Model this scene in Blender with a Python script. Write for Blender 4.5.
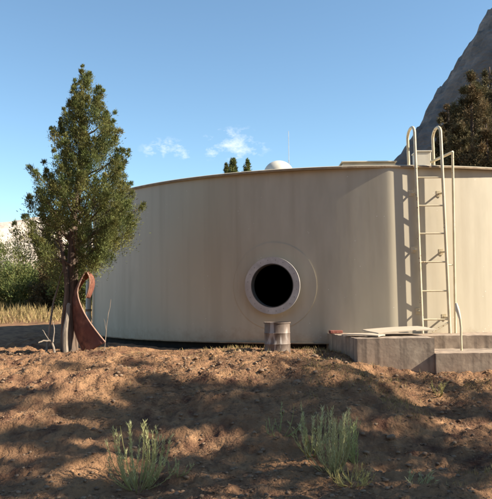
import bpy, math, random
import numpy as np
from mathutils import Vector, Matrix

for o in list(bpy.data.objects):
    bpy.data.objects.remove(o)
scene = bpy.context.scene
COL = scene.collection
rnd = random.Random(11)
RNG = np.random.default_rng(7)

# ------------------------------------------------------------------ camera
FPX, CXP, CYP = 691.0, 246.0, 249.5
EYE = Vector((0, 0, 0.66))
cam_d = bpy.data.cameras.new('camera')
cam_d.sensor_fit = 'HORIZONTAL'
cam_d.sensor_width = 36
cam_d.lens = 36 * FPX / 492
cam_d.clip_start = 0.05
cam_d.clip_end = 3000
cam = bpy.data.objects.new('camera', cam_d)
COL.objects.link(cam)
CROT = Matrix.Rotation(math.radians(90 + 4.18), 3, 'X') @ Matrix.Rotation(math.radians(-0.5), 3, 'Z')
cam.matrix_world = Matrix.Translation(EYE) @ CROT.to_4x4()
scene.camera = cam

def P(px, py, d):
    """world point seen at a photograph position, at distance d in front of the camera"""
    v = CROT @ Vector(((px - CXP) / FPX, -(py - CYP) / FPX, -1))
    return EYE + v * (d / v.y)

# ------------------------------------------------------------------ light
SUN_EL, SUN_AZ = math.radians(33), math.radians(100)      # azimuth clockwise from +Y
SDIR = Vector((math.sin(SUN_AZ) * math.cos(SUN_EL), math.cos(SUN_AZ) * math.cos(SUN_EL), math.sin(SUN_EL)))
sun_d = bpy.data.lights.new('sun', 'SUN')
sun_d.energy = 5.0
sun_d.angle = math.radians(0.55)
sun_d.color = (1.0, 0.89, 0.72)
sun = bpy.data.objects.new('sun', sun_d)
sun.rotation_euler = SDIR.to_track_quat('Z', 'Y').to_euler()
sun.location = (20, -8, 14)
COL.objects.link(sun)

world = bpy.data.worlds.new('World')
scene.world = world
world.use_nodes = True
wt = world.node_tree
wt.nodes.clear()
wout = wt.nodes.new('ShaderNodeOutputWorld')
wbg = wt.nodes.new('ShaderNodeBackground')
wbg.inputs['Strength'].default_value = 0.082
sky = wt.nodes.new('ShaderNodeTexSky')
sky.sky_type = 'NISHITA'
sky.sun_disc = False
sky.sun_elevation = SUN_EL
sky.sun_rotation = SUN_AZ
sky.altitude = 1200
sky.air_density = 1.0
sky.dust_density = 0.3
sky.ozone_density = 0.2
tc = wt.nodes.new('ShaderNodeTexCoord')
nz = wt.nodes.new('ShaderNodeTexNoise')
nz.inputs['Scale'].default_value = 42
nz.inputs['Detail'].default_value = 7
nz.inputs['Roughness'].default_value = 0.68
mp = wt.nodes.new('ShaderNodeMapping')
mp.inputs['Scale'].default_value = (0.8, 0.8, 1.5)
wt.links.new(tc.outputs['Generated'], mp.inputs['Vector'])
wt.links.new(mp.outputs['Vector'], nz.inputs['Vector'])
def wmath(op, a, b=None, clamp=False):
    n = wt.nodes.new('ShaderNodeMath'); n.operation = op; n.use_clamp = clamp
    for i, v in enumerate((a, b)):
        if v is None: continue
        if isinstance(v, (int, float)): n.inputs[i].default_value = v
        else: wt.links.new(v, n.inputs[i])
    return n.outputs[0]
cloud_dirs = [((P(233, 145, 100) - EYE).normalized(), 0.062, 0.030), ((P(172, 150, 100) - EYE).normalized(), 0.050, 0.020)]
for k in range(9):                                         # the same small fair-weather clouds all round the sky
    a = math.radians(40 + k * 35); e = math.radians(10 + 7 * (k % 3))
    cloud_dirs.append((Vector((math.sin(a) * math.cos(e), math.cos(a) * math.cos(e), math.sin(e))), 0.06, 0.025))
acc = None
for dv, hw, hh in cloud_dirs:
    sub = wt.nodes.new('ShaderNodeVectorMath'); sub.operation = 'SUBTRACT'
    wt.links.new(tc.outputs['Generated'], sub.inputs[0]); sub.inputs[1].default_value = dv
    mul = wt.nodes.new('ShaderNodeVectorMath'); mul.operation = 'MULTIPLY'
    wt.links.new(sub.outputs[0], mul.inputs[0]); mul.inputs[1].default_value = (1 / hw, 1 / hw, 1 / hh)
    ln = wt.nodes.new('ShaderNodeVectorMath'); ln.operation = 'LENGTH'
    wt.links.new(mul.outputs[0], ln.inputs[0])
    m = wmath('SUBTRACT', 1.0, ln.outputs['Value'], True)
    acc = m if acc is None else wmath('MAXIMUM', acc, m)
den = wmath('MULTIPLY', wmath('SUBTRACT', wmath('ADD', wmath('MULTIPLY', acc, 0.28), nz.outputs['Fac']), 0.60), 3.4, True)
den = wmath('MULTIPLY', den, wmath('MULTIPLY', acc, 3.0, True))
mixw = wt.nodes.new('ShaderNodeMix'); mixw.data_type = 'RGBA'
wt.links.new(wmath('MULTIPLY', den, 0.62), mixw.inputs['Factor'])
film = wt.nodes.new('ShaderNodeVectorMath'); film.operation = 'MULTIPLY'; film.inputs[1].default_value = (0.86, 1.03, 1.05)
wt.links.new(sky.outputs[0], film.inputs[0])
wt.links.new(film.outputs[0], mixw.inputs[6])
mixw.inputs[7].default_value = (7.2, 7.2, 7.4, 1)
wt.links.new(mixw.outputs[2], wbg.inputs['Color'])
wt.links.new(wbg.outputs[0], wout.inputs['Surface'])

scene.view_settings.view_transform = 'Standard'
scene.view_settings.look = 'None'
scene.view_settings.gamma = 1.0
scene.view_settings.use_curve_mapping = False
scene.view_settings.exposure = 1.32
scene.cycles.filter_width = 1.9

# ------------------------------------------------------------------ materials
def mat(name, c1, c2=None, c3=None, scale=5.0, detail=6, rough=0.7, metal=0.0, bump=0.0, bscale=None,
        stretch=(1, 1, 1), p2=(0.35, 0.65), spots=None, spot_scale=30, spot_size=0.12, spec=0.5, trans=0.0, bdist=0.02, attr=False,
        streak=None, streak_scale=(6, 6, 0.35), streak_range=(0.5, 0.75)):
    m = bpy.data.materials.new(name); m.use_nodes = True
    nt = m.node_tree; N = nt.nodes; L = nt.links
    b = N['Principled BSDF']
    b.inputs['Roughness'].default_value = rough
    b.inputs['Metallic'].default_value = metal
    b.inputs['Specular IOR Level'].default_value = spec
    co = N.new('ShaderNodeTexCoord'); ma = N.new('ShaderNodeMapping')
    ma.inputs['Scale'].default_value = stretch
    L.new(co.outputs['Object'], ma.inputs['Vector'])
    n1 = N.new('ShaderNodeTexNoise'); n1.inputs['Scale'].default_value = scale; n1.inputs['Detail'].default_value = detail
    n1.inputs['Roughness'].default_value = 0.6
    L.new(ma.outputs[0], n1.inputs['Vector'])
    r = N.new('ShaderNodeValToRGB')
    r.color_ramp.elements[0].position = p2[0]; r.color_ramp.elements[0].color = (*c1, 1)
    r.color_ramp.elements[1].position = p2[1]; r.color_ramp.elements[1].color = (*(c2 or c1), 1)
    L.new(n1.outputs['Fac'], r.inputs[0])
    col = r.outputs[0]
    def mixc(fac, a, c):
        x = N.new('ShaderNodeMix'); x.data_type = 'RGBA'
        L.new(fac, x.inputs['Factor']); L.new(a, x.inputs[6])
        if isinstance(c, tuple): x.inputs[7].default_value = (*c, 1)
        else: L.new(c, x.inputs[7])
        return x.outputs[2]
    if c3:
        n2 = N.new('ShaderNodeTexNoise'); n2.inputs['Scale'].default_value = scale * 0.23; n2.inputs['Detail'].default_value = 5
        L.new(ma.outputs[0], n2.inputs['Vector'])
        r2 = N.new('ShaderNodeMapRange'); r2.inputs[1].default_value = 0.45; r2.inputs[2].default_value = 0.65
        L.new(n2.outputs['Fac'], r2.inputs[0])
        col = mixc(r2.outputs[0], col, c3)
    if streak:
        ms = N.new('ShaderNodeMapping'); ms.inputs['Scale'].default_value = streak_scale
        L.new(co.outputs['Object'], ms.inputs['Vector'])
        n4 = N.new('ShaderNodeTexNoise'); n4.inputs['Scale'].default_value = 1; n4.inputs['Detail'].default_value = 5
        L.new(ms.outputs[0], n4.inputs['Vector'])
        r4 = N.new('ShaderNodeMapRange'); r4.inputs[1].default_value, r4.inputs[2].default_value = streak_range
        r4.inputs[4].default_value = 0.8
        L.new(n4.outputs['Fac'], r4.inputs[0])
        col = mixc(r4.outputs[0], col, streak)
    if spots:
        v = N.new('ShaderNodeTexVoronoi'); v.inputs['Scale'].default_value = spot_scale
        L.new(co.outputs['Object'], v.inputs['Vector'])
        n5 = N.new('ShaderNodeTexNoise'); n5.inputs['Scale'].default_value = spot_scale * 0.22
        L.new(co.outputs['Object'], n5.inputs['Vector'])
        lt = N.new('ShaderNodeMath'); lt.operation = 'LESS_THAN'; L.new(v.outputs['Distance'], lt.inputs[0]); lt.inputs[1].default_value = spot_size
        gt = N.new('ShaderNodeMath'); gt.operation = 'GREATER_THAN'; L.new(n5.outputs['Fac'], gt.inputs[0]); gt.inputs[1].default_value = 0.6
        mu = N.new('ShaderNodeMath'); mu.operation = 'MULTIPLY'; L.new(lt.outputs[0], mu.inputs[0]); L.new(gt.outputs[0], mu.inputs[1])
        col = mixc(mu.outputs[0], col, spots)
    if attr:
        at = N.new('ShaderNodeAttribute'); at.attribute_name = 'tint'
        x = N.new('ShaderNodeMix'); x.data_type = 'RGBA'; x.blend_type = 'MULTIPLY'; x.inputs['Factor'].default_value = 1
        L.new(col, x.inputs[6]); L.new(at.outputs['Color'], x.inputs[7]); col = x.outputs[2]
    L.new(col, b.inputs['Base Color'])
    if bump:
        n3 = N.new('ShaderNodeTexNoise'); n3.inputs['Scale'].default_value = bscale or scale * 3; n3.inputs['Detail'].default_value = 6
        L.new(ma.outputs[0], n3.inputs['Vector'])
        bp = N.new('ShaderNodeBump'); bp.inputs['Strength'].default_value = bump; bp.inputs['Distance'].default_value = bdist
        L.new(n3.outputs['Fac'], bp.inputs['Height']); L.new(bp.outputs[0], b.inputs['Normal'])
    if trans:
        out = N['Material Output']; tr = N.new('ShaderNodeBsdfTranslucent'); L.new(col, tr.inputs['Color'])
        mx = N.new('ShaderNodeMixShader'); mx.inputs[0].default_value = trans
        L.new(b.outputs[0], mx.inputs[1]); L.new(tr.outputs[0], mx.inputs[2]); L.new(mx.outputs[0], out.inputs['Surface'])
    return m

M = {}
M['tank'] = mat('tank paint', (0.450, 0.395, 0.295), (0.525, 0.464, 0.352), (0.48, 0.424, 0.318), scale=2.6, stretch=(1.6, 1.6, 0.45), rough=0.55, bump=0.14, bscale=0.9, bdist=0.04,
                spots=(0.74, 0.72, 0.66), spot_scale=17, spot_size=0.085, streak=(0.39, 0.33, 0.24), streak_scale=(5.5, 5.5, 0.22), streak_range=(0.50, 0.80))
def splash(m, colour, z_hi):
    """dried soil splashed up the lowest part of the shell in an uneven line"""
    nt = m.node_tree; N = nt.nodes; L = nt.links; b = N['Principled BSDF']
    src = b.inputs['Base Color'].links[0].from_socket
    co = N.new('ShaderNodeTexCoord'); sp = N.new('ShaderNodeSeparateXYZ'); L.new(co.outputs['Object'], sp.inputs[0])
    nz_ = N.new('ShaderNodeTexNoise'); nz_.inputs['Scale'].default_value = 9; nz_.inputs['Detail'].default_value = 8; nz_.inputs['Roughness'].default_value = 0.7
    L.new(co.outputs['Object'], nz_.inputs['Vector'])
    mr = N.new('ShaderNodeMapRange'); mr.inputs[1].default_value = 0.04; mr.inputs[2].default_value = z_hi; mr.inputs[3].default_value = 0.42; mr.inputs[4].default_value = -0.25
    L.new(sp.outputs['Z'], mr.inputs[0])
    ad = N.new('ShaderNodeMath'); ad.operation = 'ADD'; L.new(mr.outputs[0], ad.inputs[0]); L.new(nz_.outputs['Fac'], ad.inputs[1])
    m2 = N.new('ShaderNodeMapRange'); m2.inputs[1].default_value = 0.55; m2.inputs[2].default_value = 0.95; m2.inputs[4].default_value = 0.55; L.new(ad.outputs[0], m2.inputs[0])
    x = N.new('ShaderNodeMix'); x.data_type = 'RGBA'; L.new(m2.outputs[0], x.inputs['Factor']); L.new(src, x.inputs[6]); x.inputs[7].default_value = (*colour, 1)
    L.new(x.outputs[2], b.inputs['Base Color'])
splash(M['tank'], (0.30, 0.20, 0.12), 0.42)
M['trim'] = mat('ladder paint', (0.52, 0.44, 0.29), (0.66, 0.57, 0.40), scale=9, rough=0.5, bump=0.08, spots=(0.26, 0.16, 0.09), spot_scale=26, spot_size=0.28)
M['pipe'] = mat('pipe paint', (0.50, 0.46, 0.38), (0.60, 0.55, 0.45), scale=7, rough=0.5, bump=0.05)
M['rim'] = mat('rusted rim edge', (0.20, 0.13, 0.075), (0.36, 0.27, 0.17), scale=9, rough=0.7, bump=0.1)
M['flange'] = mat('bare steel flange', (0.42, 0.40, 0.38), (0.58, 0.55, 0.52), (0.38, 0.34, 0.31), scale=9, rough=0.5, metal=0.25, bump=0.08)
M['hole'] = mat('flange bolt hole', (0.28, 0.25, 0.23), (0.36, 0.33, 0.30), scale=9, rough=0.8)
M['gap_shade'] = mat('dark base gap shade', (0.012, 0.011, 0.010), (0.025, 0.022, 0.02), scale=9, rough=0.9)  # shade of the gap under the tank, put into a near-black colour
M['inside'] = mat('tank inside', (0.05, 0.045, 0.04), (0.08, 0.07, 0.06), scale=4, rough=0.9)
M['dome'] = mat('white painted vent', (0.54, 0.50, 0.42), (0.64, 0.60, 0.51), scale=6, rough=0.5)
M['concrete'] = mat('board-marked concrete', (0.22, 0.165, 0.125), (0.41, 0.325, 0.245), (0.33, 0.245, 0.18), scale=6, rough=0.9, bump=0.35, bscale=18, bdist=0.01,
                    streak=(0.13, 0.098, 0.076), streak_scale=(12, 12, 0.7), streak_range=(0.48, 0.68), spots=(0.16, 0.13, 0.11), spot_scale=26, spot_size=0.13)
M['board'] = mat('weathered plywood', (0.40, 0.33, 0.25), (0.52, 0.44, 0.34), scale=3, stretch=(1, 9, 9), rough=0.8, bump=0.15, streak=(0.30, 0.24, 0.18), streak_scale=(1.2, 14, 14))
M['brick'] = mat('red brick', (0.15, 0.04, 0.03), (0.24, 0.085, 0.06), scale=20, rough=0.9, bump=0.3)
M['drum'] = mat('stained tin', (0.045, 0.03, 0.024), (0.17, 0.125, 0.10), scale=7, stretch=(1, 1, 0.28), rough=0.62, metal=0.1, bump=0.2, bscale=10, bdist=0.01, p2=(0.35, 0.62),
                streak=(0.40, 0.36, 0.33), streak_scale=(11, 11, 2.5), streak_range=(0.57, 0.63))
M['rust'] = mat('rusted sheet steel', (0.075, 0.026, 0.018), (0.27, 0.105, 0.062), (0.14, 0.042, 0.027), scale=11, rough=0.85, bump=0.5, bscale=30, bdist=0.01)
M['rustedge'] = mat('worn rust edge', (0.34, 0.18, 0.12), (0.46, 0.30, 0.22), scale=12, rough=0.7)
M['bark'] = mat('juniper bark', (0.075, 0.05, 0.038), (0.17, 0.12, 0.09), scale=9, stretch=(3, 3, 0.35), rough=0.95, bump=0.8, bscale=14, bdist=0.03)
M['deadwood'] = mat('grey dead wood', (0.15, 0.12, 0.095), (0.30, 0.25, 0.20), scale=9, stretch=(3, 3, 0.4), rough=0.95, bump=0.5, bscale=16, bdist=0.02)
M['juniper'] = mat('juniper foliage', (0.082, 0.098, 0.034), (0.185, 0.188, 0.064), scale=3, rough=0.75, spec=0.2, trans=0.22, attr=True)
M['pine'] = mat('dark pine foliage', (0.085, 0.07, 0.038), (0.16, 0.125, 0.066), scale=0.8, rough=0.8, spec=0.15, trans=0.15, attr=True)
M['bush'] = mat('scrub foliage', (0.10, 0.12, 0.04), (0.17, 0.18, 0.065), scale=2, rough=0.8, spec=0.2, trans=0.25, attr=True)
M['sage'] = mat('rabbitbrush foliage', (0.50, 0.49, 0.25), (0.64, 0.62, 0.35), scale=5, rough=0.7, spec=0.25, trans=0.3, attr=True)
M['straw'] = mat('dry grass', (0.27, 0.205, 0.085), (0.42, 0.33, 0.15), scale=4, rough=0.8, spec=0.2, trans=0.25, attr=True)
M['litter'] = mat('twig and needle litter', (0.10, 0.06, 0.04), (0.26, 0.17, 0.10), scale=4, rough=0.9, attr=True)
M['stone'] = mat('sandstone', (0.15, 0.09, 0.055), (0.28, 0.19, 0.12), scale=10, rough=0.9, bump=0.4)
M['cliff'] = mat('dark cliff rock', (0.10, 0.085, 0.078), (0.20, 0.17, 0.155), (0.14, 0.11, 0.092), scale=0.5, stretch=(1, 1, 2.2), rough=0.95, bump=0.8, bscale=1.2, bdist=0.6)
M['palerock'] = mat('pale sandstone slope', (0.42, 0.34, 0.27), (0.60, 0.52, 0.44), scale=0.3, rough=0.95, bump=0.6, bscale=1.0, bdist=0.5)
M['soil'] = mat('red sandy soil', (0.10, 0.049, 0.032), (0.325, 0.185, 0.097), (0.265, 0.148, 0.078), scale=5, detail=9, rough=0.97, bump=1.0, bscale=45, bdist=0.02, spec=0.15,
                streak=(0.12, 0.066, 0.04), streak_scale=(16, 22, 16), streak_range=(0.56, 0.74))

# ------------------------------------------------------------------ mesh helpers
class MB:
    def __init__(s): s.v = []; s.f = []
    def add(s, v, f):
        n = len(s.v); s.v += [tuple(p) for p in v]; s.f += [tuple(i + n for i in q) for q in f]; return s
    def box(s, x0, x1, y0, y1, z0, z1):
        return s.add([(x, y, z) for z in (z0, z1) for x, y in ((x0, y0), (x1, y0), (x1, y1), (x0, y1))],
                     [(3, 2, 1, 0), (4, 5, 6, 7), (0, 1, 5, 4), (1, 2, 6, 5), (2, 3, 7, 6), (3, 0, 4, 7)])
    def tube(s, pts, rad, n=10, cap=True):
        pts = [Vector(p) for p in pts]
        if not hasattr(rad, '__len__'): rad = [rad] * len(pts)
        t0 = (pts[1] - pts[0]).normalized()
        u = t0.orthogonal().normalized()
        vs = []; fs = []
        for i, p in enumerate(pts):
            a = pts[max(i - 1, 0)]; b = pts[min(i + 1, len(pts) - 1)]
            t = (b - a).normalized()
            u = (u - t * u.dot(t)).normalized(); w = t.cross(u)
            for k in range(n):
                an = 2 * math.pi * k / n
                vs.append(p + (u * math.cos(an) + w * math.sin(an)) * rad[i])
        for i in range(len(pts) - 1):
            for k in range(n):
                fs.append((i * n + k, i * n + (k + 1) % n, (i + 1) * n + (k + 1) % n, (i + 1) * n + k))
        if cap:
            fs.append(tuple(range(n - 1, -1, -1))); fs.append(tuple((len(pts) - 1) * n + k for k in range(n)))
        return s.add(vs, fs)
    def lathe(s, prof, n=40, c=(0, 0, 0), a0=0.0, a1=2 * math.pi):
        full = abs(a1 - a0 - 2 * math.pi) < 1e-6
        cols = n if full else n + 1
        vs = [(c[0] + r * math.cos(a0 + (a1 - a0) * k / n), c[1] + r * math.sin(a0 + (a1 - a0) * k / n), c[2] + z) for r, z in prof for k in range(cols)]
        fs = []
        for i in range(len(prof) - 1):
            for k in range(n):
                k2 = (k + 1) % cols
                fs.append((i * cols + k, i * cols + k2, (i + 1) * cols + k2, (i + 1) * cols + k))
        return s.add(vs, fs)
    def build(s, name, material, parent=None, smooth=False, bevel=0.0, loc=None):
        me = bpy.data.meshes.new(name); me.from_pydata(s.v, [], s.f); me.update()
        o = bpy.data.objects.new(name, me); COL.objects.link(o)
        me.materials.append(material)
        if smooth:
            me.polygons.foreach_set('use_smooth', [True] * len(me.polygons)); me.set_sharp_from_angle(angle=math.radians(40))
        if bevel:
            b = o.modifiers.new('bevel', 'BEVEL'); b.width = bevel; b.segments = 2; b.limit_method = 'ANGLE'
        if parent is not None:
            o.parent = parent; o.matrix_parent_inverse = Matrix.Translation(parent.location).inverted() if False else parent.matrix_world.inverted()
        return o

def npmesh(name, V, F, material, parent=None, tint=None, smooth=False):
    me = bpy.data.meshes.new(name)
    V = np.asarray(V, dtype=np.float32); F = np.asarray(F, dtype=np.int32)
    k = F.shape[1]
    me.vertices.add(len(V)); me.vertices.foreach_set('co', V.ravel())
    me.loops.add(F.size); me.loops.foreach_set('vertex_index', F.ravel())
    me.polygons.add(len(F)); me.polygons.foreach_set('loop_start', np.arange(0, F.size, k, dtype=np.int32))
    me.update(calc_edges=True)
    if smooth: me.polygons.foreach_set('use_smooth', np.ones(len(F), dtype=bool))
    if tint is not None:
        a = me.color_attributes.new('tint', 'FLOAT_COLOR', 'POINT')
        a.data.foreach_set('color', np.asarray(tint, dtype=np.float32).ravel())
    me.materials.append(material)
    o = bpy.data.objects.new(name, me); COL.objects.link(o)
    if parent is not None:
        o.parent = parent; o.matrix_parent_inverse = parent.matrix_world.inverted()
    return o

def tag(o, label=None, cat=None, group=None, kind=None):
    if label: o['label'] = label
    if cat: o['category'] = cat
    if group: o['group'] = group
    if kind: o['kind'] = kind
    return o

def thing(name, loc, label, cat, group=None):
    o = bpy.data.objects.new(name, None); COL.objects.link(o)
    o.location = loc; o.empty_display_size = 0.1
    o.matrix_world = Matrix.Translation(Vector(loc))
    return tag(o, label, cat, group)

# ------------------------------------------------------------------ noise and ground shape
def vnoise(x, y, seed=0):
    xi = np.floor(x).astype(np.int64); yi = np.floor(y).astype(np.int64)
    fx = x - xi; fy = y - yi
    fx = fx * fx * fx * (fx * (fx * 6 - 15) + 10); fy = fy * fy * fy * (fy * (fy * 6 - 15) + 10)
    def h(a, b):
        n = (a * 374761393 + b * 668265263 + seed * 1274126177) & 0xffffffff
        n = ((n ^ (n >> 13)) * 1274126177) & 0xffffffff
        return ((n ^ (n >> 16)) & 0xffff) / 65535.0
    return (h(xi, yi) * (1 - fx) + h(xi + 1, yi) * fx) * (1 - fy) + (h(xi, yi + 1) * (1 - fx) + h(xi + 1, yi + 1) * fx) * fy - 0.5

def fbm(x, y, seed=0, oct=4):
    t = 0.0; a = 1.0
    for i in range(oct):
        t = t + a * vnoise(x * 2 ** i, y * 2 ** i, seed + i); a *= 0.5
    return t

def sstep(a, b, x):
    t = np.clip((x - a) / (b - a), 0, 1); return t * t * (3 - 2 * t)

TCX, TCY, TR, TH = 1.9, 14.25, 4.95, 2.44

def gbase(x, y):
    z = -0.80 * (1 - sstep(5.2, 8.35, y)) - 0.10 * (1 - sstep(0, 5.2, y))
    right = sstep(0.9, 2.2, x) * (1 - sstep(8.6, 9.6, y)) * sstep(5.5, 7.4, y)
    z = z - 0.17 * right
    z = z + 0.07 * np.exp(-((x - 0.3) ** 2 / 1.2 + (y - 7.7) ** 2 / 0.25)) 
    z = z + 0.05 * np.exp(-((x + 1.6) ** 2 / 1.5 + (y - 8.0) ** 2 / 0.3))
    far = sstep(14, 60, y)
    z = z + 1.6 * far + 1.2 * sstep(12, 40, np.abs(x)) * 0.6
    return z

def ground(x, y):
    x = np.asarray(x, float); y = np.asarray(y, float)
    tdd = np.hypot(x - TCX, y - TCY) - TR
    near = (1 - sstep(12, 25, np.hypot(x, y - 6)))
    td = np.abs(np.hypot(x - TCX, y - TCY) - TR)
    calm = 0.25 + 0.75 * sstep(0.1, 1.3, td)
    z = gbase(x, y)
    z = z - 0.075 * (1 - sstep(0.02, 0.30, tdd)) * sstep(-1.2, -0.4, tdd)
    lump = 0.10 * fbm(x * 1.1 + 3, y * 1.5, 1, 3) + 0.06 * fbm(x * 2.6, y * 4.4 + 9, 5, 3)
    rid = np.abs(fbm(x * 4.2 + 7, y * 7.5, 21, 3))
    fine = 0.034 * fbm(x * 8, y * 10, 9, 3) + 0.022 * fbm(x * 21, y * 21, 13, 2) + 0.012 * vnoise(x * 44, y * 44, 19) - 0.05 * (rid - 0.2)
    z = z + (lump + fine * near) * calm * (0.35 + 0.65 * near) + (1 - near) * 0.35 * fbm(x * 0.12, y * 0.12, 31, 3)
    return z

def gz(x, y): return float(ground(np.array([x]), np.array([y]))[0])

def axis(lo, a, b, hi, step, grow=1.22):
    mid = list(np.arange(a, b + 1e-6, step))
    out = []; s = step; p = b
    while p < hi: s *= grow; p += s; out.append(p)
    neg = []; s = step; p = a
    while p > lo: s *= grow; p -= s; neg.append(p)
    return np.array(neg[::-1] + mid + out)
gx = axis(-900, -3.9, 3.9, 900, 0.021)
gy = axis(-300, 4.6, 9.6, 1500, 0.021)
XX, YY = np.meshgrid(gx, gy)
ZZ = ground(XX, YY)
nx, ny = len(gx), len(gy)
idx = np.arange(nx * ny).reshape(ny, nx)
F = np.stack([idx[:-1, :-1], idx[:-1, 1:], idx[1:, 1:], idx[1:, :-1]], -1).reshape(-1, 4)
g = npmesh('ground', np.stack([XX, YY, ZZ], -1).reshape(-1, 3), F, M['soil'], smooth=True)
tag(g, 'red sandy soil rising in a rough bank to the tank', kind='structure')

# ------------------------------------------------------------------ far terrain
def terrain(name, x0, x1, y0, y1, n, m, hfun, material, label):
    X, Y = np.meshgrid(np.linspace(x0, x1, n), np.linspace(y0, y1, m))
    Z = hfun(X, Y)
    ii = np.arange(n * m).reshape(m, n)
    FF = np.stack([ii[:-1, :-1], ii[:-1, 1:], ii[1:, 1:], ii[1:, :-1]], -1).reshape(-1, 4)
    o = npmesh(name, np.stack([X, Y, Z], -1).reshape(-1, 3), FF, material)
    return tag(o, label, kind='structure')

def cliff_h(X, Y):
    XS = X - np.clip(Y - 58, 0, 999) * 0.5 - 1.4 * fbm(Y * 0.35, X * 0.2, 17, 4) - 0.6 * fbm(X * 1.1, Y * 0.9, 23, 3)
    prof = np.interp(XS, [5, 8, 10.5, 11.9, 13.4, 16.1, 19.3, 22, 26, 34, 60, 110], [-2, 3, 9.5, 12.0, 13.6, 17.6, 22.6, 27.0, 33, 42, 56, 62])
    face = sstep(38, 58, Y + 0.25 * (X - 14))
    strata = 0.9 * np.abs(fbm(X * 0.16 + Y * 0.05, Y * 0.3, 3, 4)) + 0.8 * fbm(X * 0.5, Y * 0.5, 8, 4)
    return -2 + (prof + 2) * face + (strata - 0.6) * 1.1 * face
terrain('cliff', 5, 112, 38, 130, 330, 260, cliff_h, M['cliff'], 'steep dark rocky mountainside rising behind the ladder')

def pale_h(X, Y):
    h = 13 * sstep(62, 95, Y) * sstep(-12, -26, X) + 9 * sstep(60, 85, Y) * sstep(-45, -75, X)
    return -1 + h + 2.2 * fbm(X * 0.12, Y * 0.12, 4, 5) * sstep(58, 80, Y)
terrain('hill', -120, -8, 58, 130, 160, 110, pale_h, M['palerock'], 'pale sandstone hillside beyond the scrub on the left')

def back_h(X, Y):
    h = 24 * sstep(-17, -33, Y + 0.12 * np.abs(X + 20)) * sstep(30, 8, X)
    return -2.5 + h * (1 + 0.25 * fbm(X * 0.08, Y * 0.08, 61, 3)) + 1.5 * fbm(X * 0.35, Y * 0.35, 62, 4) * sstep(-16, -24, Y)
terrain('sky_block_ridge', -110, 32, -75, -15, 150, 90, back_h, M['cliff'], 'added dark rock ridge behind the camera, blocking sky light')  # unseen ridge added to cut the sky light on the tank wall

# ------------------------------------------------------------------ water tank
tank = thing('water_tank', (TCX, TCY, 0), 'low round cream steel water tank with an open manhole', 'water tank')
Z0 = 0.06
MHA = math.asin((0.372 - TCX) / TR)          # manhole bearing round the shell, measured from -Y
MHZ, MHR = 0.855, 0.302
def light_ridge(s):
    """added ridge left of the ladder, shaped so the sunlight breaks off sharply there"""
    t = (s - RIDGE_S + math.pi * TR) % (2 * math.pi * TR) - math.pi * TR
    return (0.10 * math.exp(-(math.sqrt(t * t + 0.0006)) / 0.7) - 0.08) * math.exp(-(t / 2.2) ** 2)
RIDGE_S = TR * math.asin((P(391, 250, 9.3).x - TCX) / TR)  # bearing of the added ridge, where sunlit wall turns to shade
def cyl(s, z, r=TR):
    a = s / TR
    r = r + light_ridge(s)
    return (TCX + r * math.sin(a), TCY - r * math.cos(a), z)
def shell(r):
    """shell with a round hole at the manhole"""
    b = MB()
    sc = MHA * TR; hw = 0.45
    NS = 760; full = 2 * math.pi * TR
    s_lo, s_hi = sc - hw, sc + hw
    ss = [s_hi + (full - 2 * hw) * i / NS for i in range(NS + 1)]
    zs = [Z0, 0.3, MHZ - hw, MHZ, MHZ + hw, 1.7, 2.1, TH]
    v = [cyl(s, z, r) for z in zs for s in ss]; n = NS + 1
    b.add(v, [(j * n + i, j * n + i + 1, (j + 1) * n + i + 1, (j + 1) * n + i) for j in range(len(zs) - 1) for i in range(NS)])
    K = 12
    inner = [s_lo + 2 * hw * i / K for i in range(K + 1)]
    for za, zb in ((Z0, MHZ - hw), (MHZ + hw, TH)):
        b.add([cyl(s, z, r) for z in (za, zb) for s in inner], [(i, i + 1, K + 2 + i, K + 1 + i) for i in range(K)])
    sq = []; ci = []
    for q in range(4):
        for i in range(K):
            t = -1 + 2 * i / K
            p = [(t, -1), (1, t), (-t, 1), (-1, -t)][q]
            sq.append((p[0] * hw, p[1] * hw)); l = math.atan2(p[1], p[0]); ci.append((MHR * math.cos(l), MHR * math.sin(l)))
    rings = []
    for f in (0, 0.5, 1):
        rings += [cyl(sc + a[0] * (1 - f) + c[0] * f, MHZ + a[1] * (1 - f) + c[1] * f, r) for a, c in zip(sq, ci)]
    T = 4 * K
    b.add(rings, [(j * T + i, j * T + (i + 1) % T, (j + 1) * T + (i + 1) % T, (j + 1) * T + i) for j in range(2) for i in range(T)])
    return b
shell(TR).build('wall', M['tank'], tank, smooth=True)
shell(TR - 0.012).build('inner_wall', M['inside'], tank, smooth=True)
MB().lathe([(0.0, Z0 + 0.005), (TR - 0.02, Z0 + 0.005)], 120, (TCX, TCY, 0)).build('floor_plate', M['inside'], tank)
MB().lathe([(TR - 0.10, -0.35), (TR - 0.10, Z0 - 0.004), (0.3, Z0 - 0.004)], 120, (TCX, TCY, 0)).build('foundation_ring', M['gap_shade'], tank)
MB().lathe([(TR - 0.095, Z0), (TR + 0.018, Z0), (TR + 0.018, Z0 + 0.014), (TR - 0.002, Z0 + 0.014)], 160, (TCX, TCY, 0)).build('bottom_flange', M['rim'], tank)
MB().lathe([(TR + 0.002, TH - 0.004), (TR + 0.024, TH - 0.004), (TR + 0.024, TH + 0.026), (TR + 0.01, TH + 0.034), (0.02, TH + 0.30)], 160, (TCX, TCY, 0)).build('roof', M['tank'], tank, smooth=True)
MB().lathe([(TR + 0.0245, TH + 0.0), (TR + 0.031, TH + 0.0), (TR + 0.031, TH + 0.021), (TR + 0.0245, TH + 0.021)], 160, (TCX, TCY, 0)).build('rim_edge', M['rim'], tank)
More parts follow.
